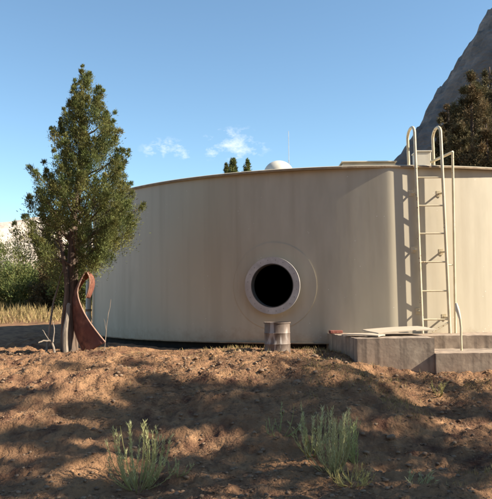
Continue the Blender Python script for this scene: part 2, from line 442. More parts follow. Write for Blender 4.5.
# reinforcing pad (curved plate) round the manhole
def ring_plate(r_in, r_out, rad0, rad1, n=72, flat=False):
    b = MB(); sc = MHA * TR; pts = []
    prof = [(r_in, rad0), (r_in, rad1), (r_out, rad1), (r_out, rad0)]
    nv = Vector((math.sin(MHA), -math.cos(MHA), 0)); tv = Vector((math.cos(MHA), math.sin(MHA), 0)); c = Vector((TCX, TCY, 0)) + nv * TR
    for rr, rad in prof:
        for k in range(n):
            a = 2 * math.pi * k / n
            if flat: p = c + tv * rr * math.cos(a) + nv * rad + Vector((0, 0, MHZ + rr * math.sin(a)))
            else: p = Vector(cyl(sc + rr * math.cos(a), MHZ + rr * math.sin(a), TR + rad))
            pts.append(p)
    b.add(pts, [(i * n + k, i * n + (k + 1) % n, ((i + 1) % 4) * n + (k + 1) % n, ((i + 1) % 4) * n + k) for i in range(4) for k in range(n)])
    return b
ring_plate(MHR + 0.004, 0.60, -0.004, 0.009).build('reinforcing_plate', M['tank'], tank, smooth=True)
ring_plate(MHR - 0.012, MHR, -0.05, 0.062, flat=True).build('manhole_neck', M['inside'], tank, smooth=True)
fl = ring_plate(MHR, 0.392, 0.044, 0.066, flat=True).build('manhole_flange', M['flange'], tank, smooth=True)
tag(fl, 'bare grey steel manhole flange drilled for bolts')
nv = Vector((math.sin(MHA), -math.cos(MHA), 0)); tv = Vector((math.cos(MHA), math.sin(MHA), 0)); mc = Vector((TCX, TCY, MHZ)) + nv * TR
for k in range(20):
    a = 2 * math.pi * (k + 0.5) / 20
    c = mc + tv * 0.352 * math.cos(a) + Vector((0, 0, 0.352 * math.sin(a)))
    b = MB().tube([c + nv * 0.0665, c + nv * 0.0685], 0.008, 10)
    b.build('bolt_hole', M['hole'], fl)
# mushroom vent, hatch and gauge box on the roof
def roofz(x, y):
    r = math.hypot(x - TCX, y - TCY); return TH + 0.034 + (0.30 - 0.034) * (1 - r / (TR + 0.01))
vx, vy = P(278.5, 165, 10.8).x, 10.8
prof = [(0.001, 0.345)] + [(0.24 * math.sin(t), 0.125 + 0.22 * math.cos(t)) for t in np.linspace(0.15, math.pi / 2, 10)] + [(0.24, 0.10), (0.13, 0.10), (0.13, -0.02)]
dome = MB().lathe([(r, z) for r, z in prof], 32, (vx, vy, roofz(vx, vy) - 0.035)).build('vent_dome', M['dome'], tank, smooth=True)
tag(dome, 'white mushroom vent dome on the tank roof')
a = P(340, 166, 10.05); hz = roofz(1.7, 10.05)
h = MB().box(a.x, a.x + 0.75, 9.75, 10.5, hz - 0.06, hz + 0.085).build('roof_hatch', M['tank'], tank, bevel=0.012)
MB().box(a.x - 0.02, a.x + 0.77, 9.73, 10.52, hz + 0.088, hz + 0.108).build('hatch_lid', M['tank'], h, bevel=0.006)
bx0 = P(416.5, 150, 9.75).x; bz = P(424, 150.5, 9.75).z
gb = MB().box(bx0, P(431, 150, 9.75).x, 9.75, 10.0, roofz(2.5, 9.85) - 0.03, bz - 0.022).build('gauge_box', M['dome'], tank, bevel=0.008)
MB().box(bx0 - 0.012, P(431, 150, 9.75).x + 0.012, 9.738, 10.012, bz - 0.02, bz).build('box_lid', M['dome'], gb, bevel=0.006)
# overflow pipe down the left side
pa = math.radians(-72)
pp = lambda z, r=TR + 0.09: (TCX + r * math.sin(pa), TCY - r * math.cos(pa), z)
pipe = MB().tube([pp(2.2, TR - 0.02), pp(2.2, TR + 0.05), pp(2.17), pp(2.1), pp(0.2), pp(0.1, TR + 0.12), pp(0.06, TR + 0.2)], 0.05, 14).build('overflow_pipe', M['pipe'], tank, smooth=True)
for z in (0.5, 1.2, 1.85):
    MB().tube([pp(z - 0.02), pp(z + 0.02)], 0.06, 14).build('pipe_strap', M['rim'], pipe)

# ------------------------------------------------------------------ concrete pad (high block, strip along the tank, lower step)
yaw = math.radians(3)
pad = thing('concrete_pad', (P(392, 360, 8.3).x, 8.3, -0.2), 'rough stepped grey concrete pad at the foot of the tank', 'concrete pad')
def padbox(x0, x1, y0, y1, z0, z1, name, shear=0.0):
    b = MB()
    nxx = max(2, int((x1 - x0) / 0.05)); nyy = max(2, int((y1 - y0) / 0.05)); nzz = max(2, int((z1 - z0) / 0.05))
    me_v = {}
    def vid(i, j, k):
        key = (i, j, k)
        if key not in me_v:
            x = x0 + (x1 - x0) * i / nxx; y = y0 + (y1 - y0) * j / nyy; z = z0 + (z1 - z0) * k / nzz
            ed = (i in (0, nxx)) + (j in (0, nyy)) + (k in (0, nzz))
            am = 0.0045 if ed > 1 else 0.002
            nn = lambda s: float(vnoise(np.array([x * 17 + z * 9 + s]), np.array([y * 17 + z * 13 - s]), 40)[0])
            if shear: x -= shear * (1 - i / nxx) * (y - y0) / (y1 - y0)
            me_v[key] = len(b.v); b.v.append((x + am * 2 * nn(1), y + am * 2 * nn(5), z + am * 2 * nn(9) * (1 if k == nzz else 0)))
        return me_v[key]
    for i in range(nxx):
        for j in range(nyy):
            b.f.append((vid(i, j, nzz), vid(i + 1, j, nzz), vid(i + 1, j + 1, nzz), vid(i, j + 1, nzz)))
    for k in range(nzz):
        for i in range(nxx):
            b.f.append((vid(i, 0, k), vid(i + 1, 0, k), vid(i + 1, 0, k + 1), vid(i, 0, k + 1)))
            b.f.append((vid(i + 1, nyy, k), vid(i, nyy, k), vid(i, nyy, k + 1), vid(i + 1, nyy, k + 1)))
        for j in range(nyy):
            b.f.append((vid(0, j + 1, k), vid(0, j, k), vid(0, j, k + 1), vid(0, j + 1, k + 1)))
            b.f.append((vid(nxx, j, k), vid(nxx, j + 1, k), vid(nxx, j + 1, k + 1), vid(nxx, j, k + 1)))
    o = b.build(name, M['concrete'], pad, smooth=True); return o
xl = P(357, 340, 8.05).x; xr = P(433, 340, 8.1).x
PT = 0.205
padbox(xl, xr, 8.05, 9.62, -0.45, PT, 'high_block', 0.21)
padbox(xr + 0.003, 4.6, 8.72, 9.75, -0.45, PT - 0.012, 'rear_strip')
padbox(xr + 0.003, 4.6, 8.0, 8.717, -0.5, 0.03, 'low_step')

# things lying on the pad
def plank(name, c, lx, ly, rz, tilt, th, warp, label, cat, group=None):
    b = MB(); n = 14; m = 6; vs = []
    for s in (0, 1):
        for j in range(m + 1):
            for i in range(n + 1):
                u = i / n - 0.5; w = j / m - 0.5
                vs.append((u * lx * (1 + 0.01 * math.sin(9 * w)), w * ly * (1 + 0.012 * math.sin(5 * u + 1)), th * s + warp * (1 - (2 * u) ** 2) + 0.3 * warp * math.sin(6 * w + 2 * u)))
    q = (n + 1) * (m + 1); I = lambda s, i, j: s * q + j * (n + 1) + i
    fs = []
    for j in range(m):
        for i in range(n):
            fs.append((I(1, i, j), I(1, i + 1, j), I(1, i + 1, j + 1), I(1, i, j + 1))); fs.append((I(0, i, j + 1), I(0, i + 1, j + 1), I(0, i + 1, j), I(0, i, j)))
    for i in range(n):
        fs.append((I(0, i, 0), I(0, i + 1, 0), I(1, i + 1, 0), I(1, i, 0))); fs.append((I(0, i + 1, m), I(0, i, m), I(1, i, m), I(1, i + 1, m)))
    for j in range(m):
        fs.append((I(0, 0, j + 1), I(0, 0, j), I(1, 0, j), I(1, 0, j + 1))); fs.append((I(0, n, j), I(0, n, j + 1), I(1, n, j + 1), I(1, n, j)))
    b.add(vs, fs)
    o = b.build(name, M['board'])
    o.location = c; o.rotation_euler = (tilt[0], tilt[1], rz)
    return tag(o, label, cat, group)
plank('plywood_sheet', (P(399, 330, 8.72).x, 8.72, PT + 0.06), 0.78, 0.50, math.radians(14), (math.radians(2.5), math.radians(-2.5)), 0.012, 0.006,
      'warped pale plywood sheet lying bowed on the concrete pad', 'board')
plank('board', (P(362, 336, 8.35).x + 0.03, 8.42, PT + 0.012), 0.46, 0.26, math.radians(-30), (0, 0), 0.016, 0.008,
      'short flat pale board at the corner of the concrete pad', 'board')
br = P(333, 333, 9.35)
MB().box(-0.085, 0.085, -0.045, 0.045, 0, 0.04).build('brick', M['brick'], bevel=0.006)
bk = bpy.data.objects['brick']; bk.location = (br.x + 0.02, 9.22, PT + 0.004); bk.rotation_euler = (0, 0, 0.15)
tag(bk, 'loose red brick on the concrete pad against the tank', 'brick')

# ------------------------------------------------------------------ ladder
LY = 9.258
def LP(px, py, d=LY): return P(px, py, d)
lad = thing('ladder', (P(438, 337, LY).x, LY, PT), 'cream steel tank ladder with two looped grab rails', 'ladder')
xl0, xr0 = LP(422.5, 335).x, LP(450, 335).x
zt = LP(420, 134).z
RR = 0.020
def rail(x, name, lean):
    zb = PT - 0.01; zh = zt + 0.02
    xt = x - lean
    loop_r = 0.068 if name else 0.068
    pts = [(x, LY, zb), (x - lean * 0.5, LY, (zb + zh) / 2), (xt, LY, zh)]
    # loop turns back towards the roof, stepping inwards to the left
    ex, ey = 0.0, 0.40
    for k in range(1, 12):
        t = math.pi * k / 12
        f = (1 - math.cos(t)) / 2
        pts.append((xt + ex * f, LY + ey * f, zh + 0.11 * math.sin(t)))
    pts.append((xt + ex, LY + ey, zh)); pts.append((xt + ex + 0.012, LY + ey + 0.02, roofz(xt, LY + ey + 0.2) - 0.02))
    return MB().tube(pts, RR, 12).build('side_rail', M['trim'], lad, smooth=True)
rail(xl0, 'l', 0.035); rail(xr0, 'r', 0.045)
for py in (149, 177.5, 205.6, 233.5, 262, 291, 319.5):
    z = LP(436, py).z
    if py == 149: continue
    f = (z - PT) / (zt - PT)
    MB().tube([(xl0 - 0.035 * f + 0.012, LY, z), (xr0 - 0.045 * f - 0.012, LY, z)], 0.011, 10).build('rung', M['trim'], lad, smooth=True)
def wally(x): return TCY - math.sqrt((TR + light_ridge(TR * math.asin((x - TCX) / TR))) ** 2 - (x - TCX) ** 2)
for x, zz, dx in ((xl0 - 0.02, LP(420, 193).z, -0.07), (xl0 - 0.01, LP(420, 250).z, -0.07), (xr0 - 0.03, LP(445, 193).z, -0.03), (xr0 - 0.02, LP(445, 252).z, -0.03), (xl0, LP(420, 312).z, -0.04), (xr0 - 0.005, LP(445, 318).z, -0.03)):
    wx = x + dx; wy = wally(wx)
    br_ = MB().tube([(x, LY, zz), (wx, wy - 0.002, zz + 0.01)], 0.013, 8).build('wall_bracket', M['trim'], lad, smooth=True)
    MB().box(wx - 0.03, wx + 0.03, wy - 0.010, wy - 0.002, zz - 0.03, zz + 0.05).build('bracket_foot', M['trim'], br_)
# gate post beside the right rail and its sloping top bar back to the roof
gx0 = LP(455.5, 335, LY + 0.02).x; gxt = LP(452.5, 152, LY + 0.02).x; gz1 = LP(452, 152, LY + 0.02).z
MB().tube([(gx0, LY + 0.02, PT - 0.01), (gxt, LY + 0.02, gz1)], 0.017, 10).build('gate_post', M['trim'], lad, smooth=True)
MB().tube([(gxt + 0.005, LY + 0.02, gz1), (P(431, 162, 9.7).x, 9.7, P(431, 162, 9.7).z)], 0.019, 10).build('top_bar', M['trim'], lad, smooth=True)
MB().tube([(xr0 - 0.02, LY, PT + 0.9), (gx0 - 0.012, LY + 0.02, PT + 0.9)], 0.010, 8).build('post_clip', M['trim'], lad)
MB().tube([(xr0 - 0.004, LY, LP(449, 322).z), (xl0 + 0.13, wally(xl0 + .1) - 0.12, PT + 0.012)], 0.013, 8).build('foot_brace', M['trim'], lad, smooth=True)
tag(bpy.data.objects['gate_post'], 'slim post beside the right rail')

# bent pipe on the low step
c0 = P(461.5, 351, 8.4)
pts = [(c0.x, 8.4, 0.01), (c0.x, 8.4, 0.2), P(461, 328, 8.4), P(460, 319, 8.4), P(457.5, 310, 8.4), P(456, 303, 8.4)]
bp_ = thing('bent_pipe', (c0.x, 8.4, 0.03), 'thin bent standpipe rising from the low concrete step', 'pipe')
MB().tube(pts[:4], 0.013, 10).build('stem', M['trim'], bp_, smooth=True)
MB().tube(pts[3:], [0.014, 0.026, 0.012], 10).build('spout', M['dome'], bp_, smooth=True)

# ------------------------------------------------------------------ drum in front of the manhole
dx, dy = P(277.5, 350, 8.75).x, 8.75
dz = gz(dx, dy)
dr = thing('steel_drum', (dx, dy, dz), 'small stained steel drum standing under the tank manhole', 'drum')
r0 = 0.163; top = P(277, 322, dy).z
hh = top - (dz - 0.03)
prof = [(0.0, 0.0), (r0 - 0.004, 0.0), (r0 + 0.006, 0.006), (r0 + 0.006, 0.02), (r0, 0.028), (r0, hh * 0.34), (r0 + 0.005, hh * 0.36), (r0, hh * 0.38), (r0, hh * 0.66), (r0 + 0.005, hh * 0.68), (r0, hh * 0.70), (r0, hh - 0.02)]
bodyo = MB().lathe(prof, 36, (dx, dy, dz - 0.03)).build('body', M['drum'], dr, smooth=True)
for v in bodyo.data.vertices:                     # dents
    a = math.atan2(v.co.y - dy, v.co.x - dx); k = 1 - 0.05 * max(0, math.cos(a + 1.1)) * math.exp(-((v.co.z - dz - 0.2) / 0.08) ** 2) - 0.04 * max(0, math.cos(2 * a)) * math.exp(-((v.co.z - dz - 0.33) / 0.06) ** 2)
    v.co.x = dx + (v.co.x - dx) * k; v.co.y = dy + (v.co.y - dy) * k
MB().lathe([(r0 + 0.001, hh - 0.018), (r0 + 0.007, hh - 0.014), (r0 + 0.007, hh), (r0 - 0.006, hh), (r0 - 0.006, hh - 0.02)], 36, (dx, dy, dz - 0.03)).build('rim', M['drum'], dr, smooth=True)
MB().lathe([(0.001, hh - 0.028), (r0 - 0.007, hh - 0.028)], 36, (dx, dy, dz - 0.03)).build('lid', M['drum'], dr)

# ------------------------------------------------------------------ rusted curled sheet by the juniper
rs = thing('rusted_sheet', (P(90, 347, 8.7).x, 8.7, gz(P(90, 347, 8.7).x, 8.7)), 'rust red curled steel chute propped beside the juniper trunk', 'scrap metal')
cl = [(97, 350, 9.10), (91, 340, 9.15), (84, 327, 9.2), (79.5, 313, 9.25), (77.5, 300, 9.28), (80, 289, 9.28), (85, 279, 9.27), (90, 273.5, 9.27), (94, 275, 9.27), (96, 281, 9.27), (95, 289, 9.28), (91.5, 298, 9.28)]
wd = [(0.14, -0.08, 0.10), (0.14, -0.09, 0.07), (0.125, -0.11, 0.05), (0.10, -0.13, 0.02), (0.07, -0.15, 0.01), (0.03, -0.16, 0), (0.02, -0.16, 0.01), (0.012, -0.16, 0.03), (0.0, -0.15, 0.03), (0.0, -0.13, 0.02), (-0.005, -0.10, 0), (-0.01, -0.05, 0)]
# smooth the stations
def spline(pts, n):
    pts = np.array(pts, float); m = len(pts); t = np.linspace(0, m - 1, n); out = []
    for u in t:
        i = min(int(u), m - 2); f = u - i
        p0, p1, p2, p3 = pts[max(i - 1, 0)], pts[i], pts[i + 1], pts[min(i + 2, m - 1)]
        out.append(0.5 * (2 * p1 + (p2 - p0) * f + (2 * p0 - 5 * p1 + 4 * p2 - p3) * f * f + (3 * p1 - p0 - 3 * p2 + p3) * f ** 3))
    return np.array(out)
cs = spline([tuple(P(c[0] - 3.0, c[1], c[2] - 0.45)) for c in cl], 48); ws = spline(wd, 48)
b = MB(); K = 9; vs = []
for i in range(48):
    tg = cs[min(i + 1, 47)] - cs[max(i - 1, 0)]; tg /= np.linalg.norm(tg)
    nn = np.cross(tg, ws[i]); nn /= np.linalg.norm(nn) + 1e-9
    for k in range(K):
        u = -1 + 2 * k / (K - 1)
        vs.append(cs[i] + ws[i] * u + nn * 0.045 * (u * u - 0.5) * (1 - 0.5 * i / 47))
b.add(vs, [(i * K + k, i * K + k + 1, (i + 1) * K + k + 1, (i + 1) * K + k) for i in range(47) for k in range(K - 1)])
so = b.build('curved_plate', M['rust'], rs, smooth=True)
md = so.modifiers.new('thickness', 'SOLIDIFY'); md.thickness = 0.009; md.offset = 0
for k in (0, K - 1):
    MB().tube([vs[i * K + k] for i in range(0, 48, 2)] + [vs[47 * K + k]], 0.0085, 8).build('rolled_edge', M['rustedge'], rs, smooth=True)

# ------------------------------------------------------------------ foliage helpers
def unit(n, rng=RNG):
    v = rng.normal(size=(n, 3)); return v / np.linalg.norm(v, axis=1, keepdims=True)

def sprays(pos, axis_, length, width, tint, curl=0.0):
    """little two-quad folded leaf sprays: pos (n,3), axis (n,3)"""
    n = len(pos)
    a = axis_ / np.linalg.norm(axis_, axis=1, keepdims=True)
    r = unit(n); s = np.cross(a, r); s /= np.linalg.norm(s, axis=1, keepdims=True) + 1e-9
    L = length[:, None]; Wd = width[:, None]
    v0 = pos; v1 = pos + a * L * 0.45 + s * Wd; v2 = pos + a * L; v3 = pos + a * L * 0.45 - s * Wd
    V = np.stack([v0, v1, v2, v3], 1).reshape(-1, 3)
    Fq = np.arange(4 * n).reshape(n, 4)
    T = np.repeat(np.concatenate([tint, np.ones((n, 1))], 1), 4, axis=0)
    return V, Fq, T

def clump_cloud(centres, radii, outs, per, size, wid, rng, tone=(1, 1, 1), spread=0.35, up=0.5):
    nC = len(centres); tot = nC * per
    ci = np.repeat(np.arange(nC), per)
    off = rng.normal(size=(tot, 3)) * 0.45
    off[:, 2] *= 1.15
    pos = centres[ci] + off * radii[ci][:, None]
    ax = outs[ci] * 0.7 + off * 0.8 + rng.normal(size=(tot, 3)) * spread + np.array([0, 0, up])
    L = size * rng.uniform(0.6, 1.4, tot); Wd = wid * rng.uniform(0.6, 1.4, tot)
    ct = rng.uniform(0.75, 1.25, nC)[ci] * rng.uniform(0.75, 1.25, tot)
    warm = rng.uniform(0.85, 1.15, nC)[ci]
    tint = np.stack([ct * warm * tone[0], ct * tone[1], ct * 0.95 * tone[2]], 1)
    return sprays(pos, ax, L, Wd, tint)

def crown_points(prof, n, rng, cx, cy, yr=None, inner=0.25):
    """prof rows: z, left extent, right extent (metres from cx)"""
    prof = np.array(prof, float); zs = prof[:, 0]
    z = []; P_ = []
    zz = np.linspace(zs[0], zs[-1], 60)
    wdt = np.interp(zz, zs, prof[:, 1] + prof[:, 2]) + 0.12
    cdf = np.cumsum(wdt); cdf /= cdf[-1]
    z = np.interp(rng.random(n), cdf, zz) + rng.normal(size=n) * 0.02
    ang = rng.random(n) * 2 * np.pi
    l = np.interp(z, zs, prof[:, 1]); r = np.interp(z, zs, prof[:, 2])
    c = np.cos(ang); ex = np.where(c > 0, r, l); ey = (l + r) / 2 * (yr or 1.0)
    rho = inner + (1 - inner) * np.sqrt(rng.random(n)); rho *= 0.86 + 0.20 * np.sin(ang * 3 + z * 4) * 0.8
    x = cx + c * ex * rho; y = cy + np.sin(ang) * ey * rho
    outs = np.stack([c * rho, np.sin(ang) * rho, np.full(n, 0.25)], 1)
    return np.stack([x, y, z], 1), outs, (l + r) / 2

def limb_tube(pts, r0, r1, jitter, rg, n=7, seg=7):
    pts = spline([tuple(p) for p in pts], seg)
    pts = pts + np.array([[rg.uniform(-1, 1) * jitter for _ in range(3)] for _ in range(len(pts))]) * np.linspace(0, 1, len(pts))[:, None]
    return MB().tube(list(map(tuple, pts)), list(np.linspace(r0, r1, len(pts))), n)

# ------------------------------------------------------------------ the juniper on the left
JY = 8.9
jx = P(71, 350, JY).x; jz = gz(jx, JY)
jun = thing('juniper_tree', (jx, JY, jz), 'upright green juniper tree standing at the left end of the tank', 'tree')
rng = np.random.default_rng(3)
def Z(py): return P(80, py, JY).z
S = JY / FPX
cxp = 84.0; jcx = P(cxp, 150, JY).x
jp = [(73, 1, 1), (80, 5, 6), (90, 10, 13), (105, 16, 20), (118, 21, 27), (132, 23, 32), (148, 26, 34), (163, 34, 38), (180, 44, 43), (198, 50, 45), (215, 54, 45), (230, 56, 42), (244, 52, 34), (256, 44, 18)]
prof = sorted([(Z(py), l * S, r * S) for py, l, r in jp])
PZ = np.array(prof)
def jextent(z, ang):
    l = np.interp(z, PZ[:, 0], PZ[:, 1]); r = np.interp(z, PZ[:, 0], PZ[:, 2])
    return (r if math.cos(ang) > 0 else l) * abs(math.cos(ang)) + 0.85 * (l + r) / 2 * abs(math.sin(ang))
CC = []; RA = []; OU = []; tips = []
zs_ = np.linspace(PZ[0, 0], PZ[-1, 0], 80); cw = np.cumsum(np.interp(zs_, PZ[:, 0], PZ[:, 1] + PZ[:, 2]) + 0.18); cw /= cw[-1]
for k in range(165):
    z1 = float(np.interp((k + rng.random()) / 165, cw, zs_)); an = k * 2.39996 + rng.normal() * 0.25
    e = jextent(z1, an); rr = e * rng.choice([1.0, 0.92, 0.75, 0.5], p=[0.4, 0.3, 0.2, 0.1]) * rng.uniform(0.88, 1.08)
    tip = np.array([jcx + rr * math.cos(an), JY + rr * math.sin(an), z1 + 0.06])
    f_ = (z1 - jz) / (Z(68) - jz); ax0 = np.array([P(72, 300, JY).x * (1 - f_) + jcx * f_, JY, z1 - 0.10 - 0.40 * rr])
    tips.append((ax0, tip))
    pl = rng.uniform(0.20, 0.55) * min(1, 0.4 + e)                # plume length
    dirn = tip - ax0; dirn /= np.linalg.norm(dirn) + 1e-9; dirn = dirn * 0.75 + np.array([0, 0, 0.75]); dirn /= np.linalg.norm(dirn)
    m_ = 6
    for j in range(m_):
        u = j / (m_ - 1)
        CC.append(tip - dirn * pl * (1 - u) + rng.normal(size=3) * 0.018); RA.append((0.080 * (1 - u) + 0.020) * rng.uniform(0.7, 1.35) * min(1.25, 0.55 + e)); OU.append(dirn)
C = np.array(CC); rad = np.array(RA); outs = np.array(OU)
keep = ~((C[:, 2] < Z(232)) & (np.abs(C[:, 0] - P(72, 240, JY).x) < 0.14) & (C[:, 1] < JY + 0.1))
C, outs, rad = C[keep], outs[keep], rad[keep]
V, Fq, T = clump_cloud(C, rad, outs, 155, 0.033, 0.0040, rng, spread=0.5, up=0.45)
npmesh('crown', V, Fq, M['juniper'], jun, T)
jr = random.Random(5)
base = Vector((jx, JY, jz - 0.08))
trunk_pts = [base, P(70, 325, JY), P(72, 290, JY), P(73, 250, JY - 0.02), P(74, 215, JY), P(78, 175, JY), P(82, 130, JY), P(84, 80, JY)]
MB().tube(list(map(tuple, spline([tuple(p) for p in trunk_pts], 26))), [0.085, 0.068, 0.062, 0.06, 0.06, 0.06, 0.065, 0.066, 0.072, 0.07, 0.066, 0.06, 0.056, 0.052, 0.048, 0.044, 0.04, 0.036, 0.032, 0.028, 0.024, 0.02, 0.016, 0.012, 0.008, 0.005], 10).build('trunk', M['bark'], jun, smooth=True)
for pts, r0_ in (([base + Vector((0.02, 0.14, 0)), P(74, 320, JY + .1), P(75, 280, JY + .08), P(80, 235, JY + .05), P(96, 190, JY)], 0.05),
                 ([base + Vector((-0.09, -0.03, 0)), P(64, 325, JY - .05), P(67, 285, JY - .1), P(60, 240, JY - .1), P(48, 200, JY - .1)], 0.045),
                 ([P(72, 262, JY), P(84, 240, JY - .1), P(108, 225, JY - .15), P(126, 212, JY - .2)], 0.035),
                 ([P(73, 245, JY), P(58, 228, JY - .1), P(36, 222, JY - .1)], 0.03)):
    limb_tube(pts, r0_, r0_ * 0.35, 0.012, jr, 8, 12).build('stem', M['bark'], jun, smooth=True)
for k in range(0, 150, 2):
    st, c = Vector(tips[k][0]), Vector(tips[k][1]); st.z = max(st.z, Z(268))
    limb_tube([st, st.lerp(c, 0.5) + Vector((0, 0, -0.04)), c], 0.015, 0.004, 0.01, jr, 5, 6).build('limb', M['bark'], jun)

# dead sticks and broken stumps round its foot
def stick(name, pts, r0_, r1_, label, cat, material='deadwood', group=None, forks=()):
    if forks:
        o = thing(name, tuple(pts[0]), label, cat, group)
        limb_tube(pts, r0_, r1_, 0.012, jr, 7, 10).build('stem', M[material], o, smooth=True)
        for fp, fr in forks: limb_tube(fp, fr, fr * 0.4, 0.01, jr, 6, 6).build('fork', M[material], o, smooth=True)
        return o
    o = limb_tube(pts, r0_, r1_, 0.012, jr, 7, 12).build(name, M[material], smooth=True)
    return tag(o, label, cat, group)
def PG(px, d, dz_=-0.02):
    q = P(px, 340, d); return Vector((q.x, d, gz(q.x, d) + dz_))
stick('dead_branch', [PG(46, 9.0), P(52, 312, 9.0), P(59, 282, 8.98), P(66, 258, 8.96)], 0.016, 0.008, 'long grey dead branch leaning up into the juniper', 'branch')
stick('broken_stump', [PG(66, 8.7), P(65, 335, 8.7), P(67, 318, 8.72), P(69, 303, 8.75)], 0.04, 0.022, 'pale splintered stump beside the juniper trunk', 'stump')
stick('fallen_branch', [PG(56, 8.55), P(52, 342, 8.6), P(44, 341, 8.55), P(38, 343, 8.5)], 0.015, 0.007, 'forked dead branch lying at the foot of the juniper', 'branch',
      forks=(([P(50, 341.5, 8.58), P(45, 334, 8.6), P(42, 330, 8.6)], 0.008), ([P(53, 342, 8.58), P(54, 330, 8.6), P(52, 322, 8.62)], 0.010)))
stick('dry_stalk', [PG(104, 9.0), P(107, 322, 9.02), P(111, 300, 9.05)], 0.006, 0.003, 'thin dry stalk standing against the tank wall', 'stalk',
      forks=(([P(106, 330, 9.0), P(104, 318, 9.0)], 0.004),))

# ------------------------------------------------------------------ trees and bushes behind
def conifer(name, x, y, h, wbase, label, group, material, clumps, per, size, wid, seed, z0=None, low=0.12, top_pow=0.8, cr=1.5):
    rg = np.random.default_rng(seed); zz = gz(x, y) if z0 is None else z0
    t = thing(name, (x, y, zz), label, 'tree', group)
    pr = [(zz + h * f, wbase * (1 - ((f - low) / (1 - low)) ** 1.3) ** top_pow * (0.55 + 0.45 * min(1, (f - low) / 0.15)) + 0.02, wbase * (1 - ((f - low) / (1 - low)) ** 1.3) ** top_pow * (0.55 + 0.45 * min(1, (f - low) / 0.15)) * rg.uniform(0.85, 1.1) + 0.02) for f in np.linspace(low, 1, 12)]
    C_, o_, e_ = crown_points(pr, clumps, rg, x, y, inner=0.2)
    rd = rg.uniform(0.10, 0.2, len(C_)) * np.clip(e_, wbase * 0.3, wbase) * cr
    V_, F_, T_ = clump_cloud(C_, rd, o_, per, size, wid, rg, spread=1.1, up=0.3)
    npmesh('crown', V_, F_, M[material], t, T_)
    MB().tube([(x, y, zz - 0.2), (x + 0.03 * h * 0.1, y, zz + h * 0.5), (x, y, zz + h * 0.97)], [h * 0.022, h * 0.014, h * 0.003], 8).build('trunk', M['bark'], t, smooth=True)
    q = random.Random(seed)
    for k in rg.choice(len(C_), min(10, len(C_)), replace=False):
        c = Vector(C_[k]); st = Vector((x, y, max(zz + h * 0.1, c.z - h * 0.06)))
        limb_tube([st, st.lerp(c, 0.5), c], h * 0.007, h * 0.002, 0.02, q, 5, 5).build('limb', M['bark'], t)
    return t

# tips of small pines above the tank roof
for px, py, d, wb, lab, sd in ((226.5, 164, 38, 0.34, 'short dark pine tip showing above the tank rim beside two taller ones', 51), (232.5, 158, 36, 0.50, 'ragged pine tip showing above the rim between two others', 52), (247, 158.5, 36, 0.42, 'narrow dark pine tip just left of the white vent dome', 53)):
    q = P(px, py, d); conifer('pine_tree', q.x, d, q.z - gz(q.x, d), wb * 1.6, lab, 'pines beyond the tank', 'bush', 420, 70, 0.10, 0.016, sd, low=0.45, cr=1.9)
# dark pinyons at the foot of the cliff on the right
for i, (px, py, d, wb, lab) in enumerate(((470, 74, 31, 2.1, 'tall dark pinyon on the mountainside right of the ladder'), (448, 104, 33, 1.5, 'medium dark pinyon seen through the right grab rail'),
                                        (489, 60, 34, 2.2, 'tallest dark pinyon high against the mountainside'), (459, 122, 28, 1.3, 'low bushy pinyon just above the tank rim beside the ladder'), (486, 118, 27, 1.6, 'broad dark pinyon at the far right above the tank rim'), (441, 132, 30, 1.0, 'short dark pinyon showing between the two grab rails'), (478, 88, 36, 2.4, 'wide dark pinyon crowding behind the tallest ones'))):
    q = P(px, py, d); conifer('pinyon_tree', q.x, d, q.z - gz(q.x, d), wb, lab, 'pinyons below the mountainside', 'pine', 260, 330, 0.11, 0.018, 60 + i, low=0.2, top_pow=0.6)

def bush(name, x, y, h, w, label, group, material, clumps, per, size, wid, seed, tone=(1, 1, 1)):
    rg = np.random.default_rng(seed); zz = gz(x, y)
    t = thing(name, (x, y, zz), label, 'bush', group)
    pr = [(zz + h * f, w * math.sqrt(max(0.02, 1 - (f * 1.15 - 0.3) ** 2 * 1.2)), w * math.sqrt(max(0.02, 1 - (f * 1.15 - 0.3) ** 2 * 1.2))) for f in np.linspace(0.05, 1, 9)]
    C_, o_, e_ = crown_points(pr, clumps, rg, x, y, inner=0.2)
    V_, F_, T_ = clump_cloud(C_, rg.uniform(0.12, 0.26, len(C_)) * w, o_, per, size, wid, rg, tone=tone, spread=0.5, up=0.4)
    npmesh('crown', V_, F_, M[material], t, T_)
    q = random.Random(seed)
    for k in range(5):
        c = Vector(C_[k]); limb_tube([(x, y, zz - 0.05), Vector((x, y, zz)).lerp(c, 0.5), c], 0.03, 0.008, 0.03, q, 5, 5).build('stem', M['bark'], t)
    return t
for i, (px, d, h, w, lab) in enumerate(((40, 30, 1.7, 1.5, 'round green scrub bush in the field left of the juniper trunk'), (58, 28, 1.9, 1.1, 'dark scrub bush directly behind the juniper trunk'), (80, 27, 1.9, 1.2, 'scrub bush between the juniper trunk and the tank'),
                                      (18, 29, 1.8, 1.6, 'scrub bush at the far left edge of the field'), (51, 36, 4.3, 0.8, 'tall dark upright scrub oak in front of the pale hillside'), (6, 36, 3.0, 1.8, 'broad scrub oak at the far left before the pale hillside'))):
    bush('scrub_bush', P(px, 300, d).x, d, h, w, lab, 'scrub beyond the tank', 'pine' if i in (1, 4) else 'bush', 110, 120, 0.12, 0.018, 80 + i)

# thin radio mast behind the tank
q = P(288.5, 131, 26)
ant = thing('antenna_mast', (q.x, 26, gz(q.x, 26)), 'very thin antenna mast rising behind the white vent dome', 'antenna')
MB().tube([(q.x, 26, gz(q.x, 26) - 0.1), (q.x, 26, q.z)], [0.014, 0.007], 6).build('mast', M['pipe'], ant)
for sx in (-1.6, 1.5):
    MB().tube([(q.x, 26, q.z - 1.1), (q.x + sx, 26.8, gz(q.x + sx, 26.8))], 0.004, 4).build('guy_wire', M['pipe'], ant)

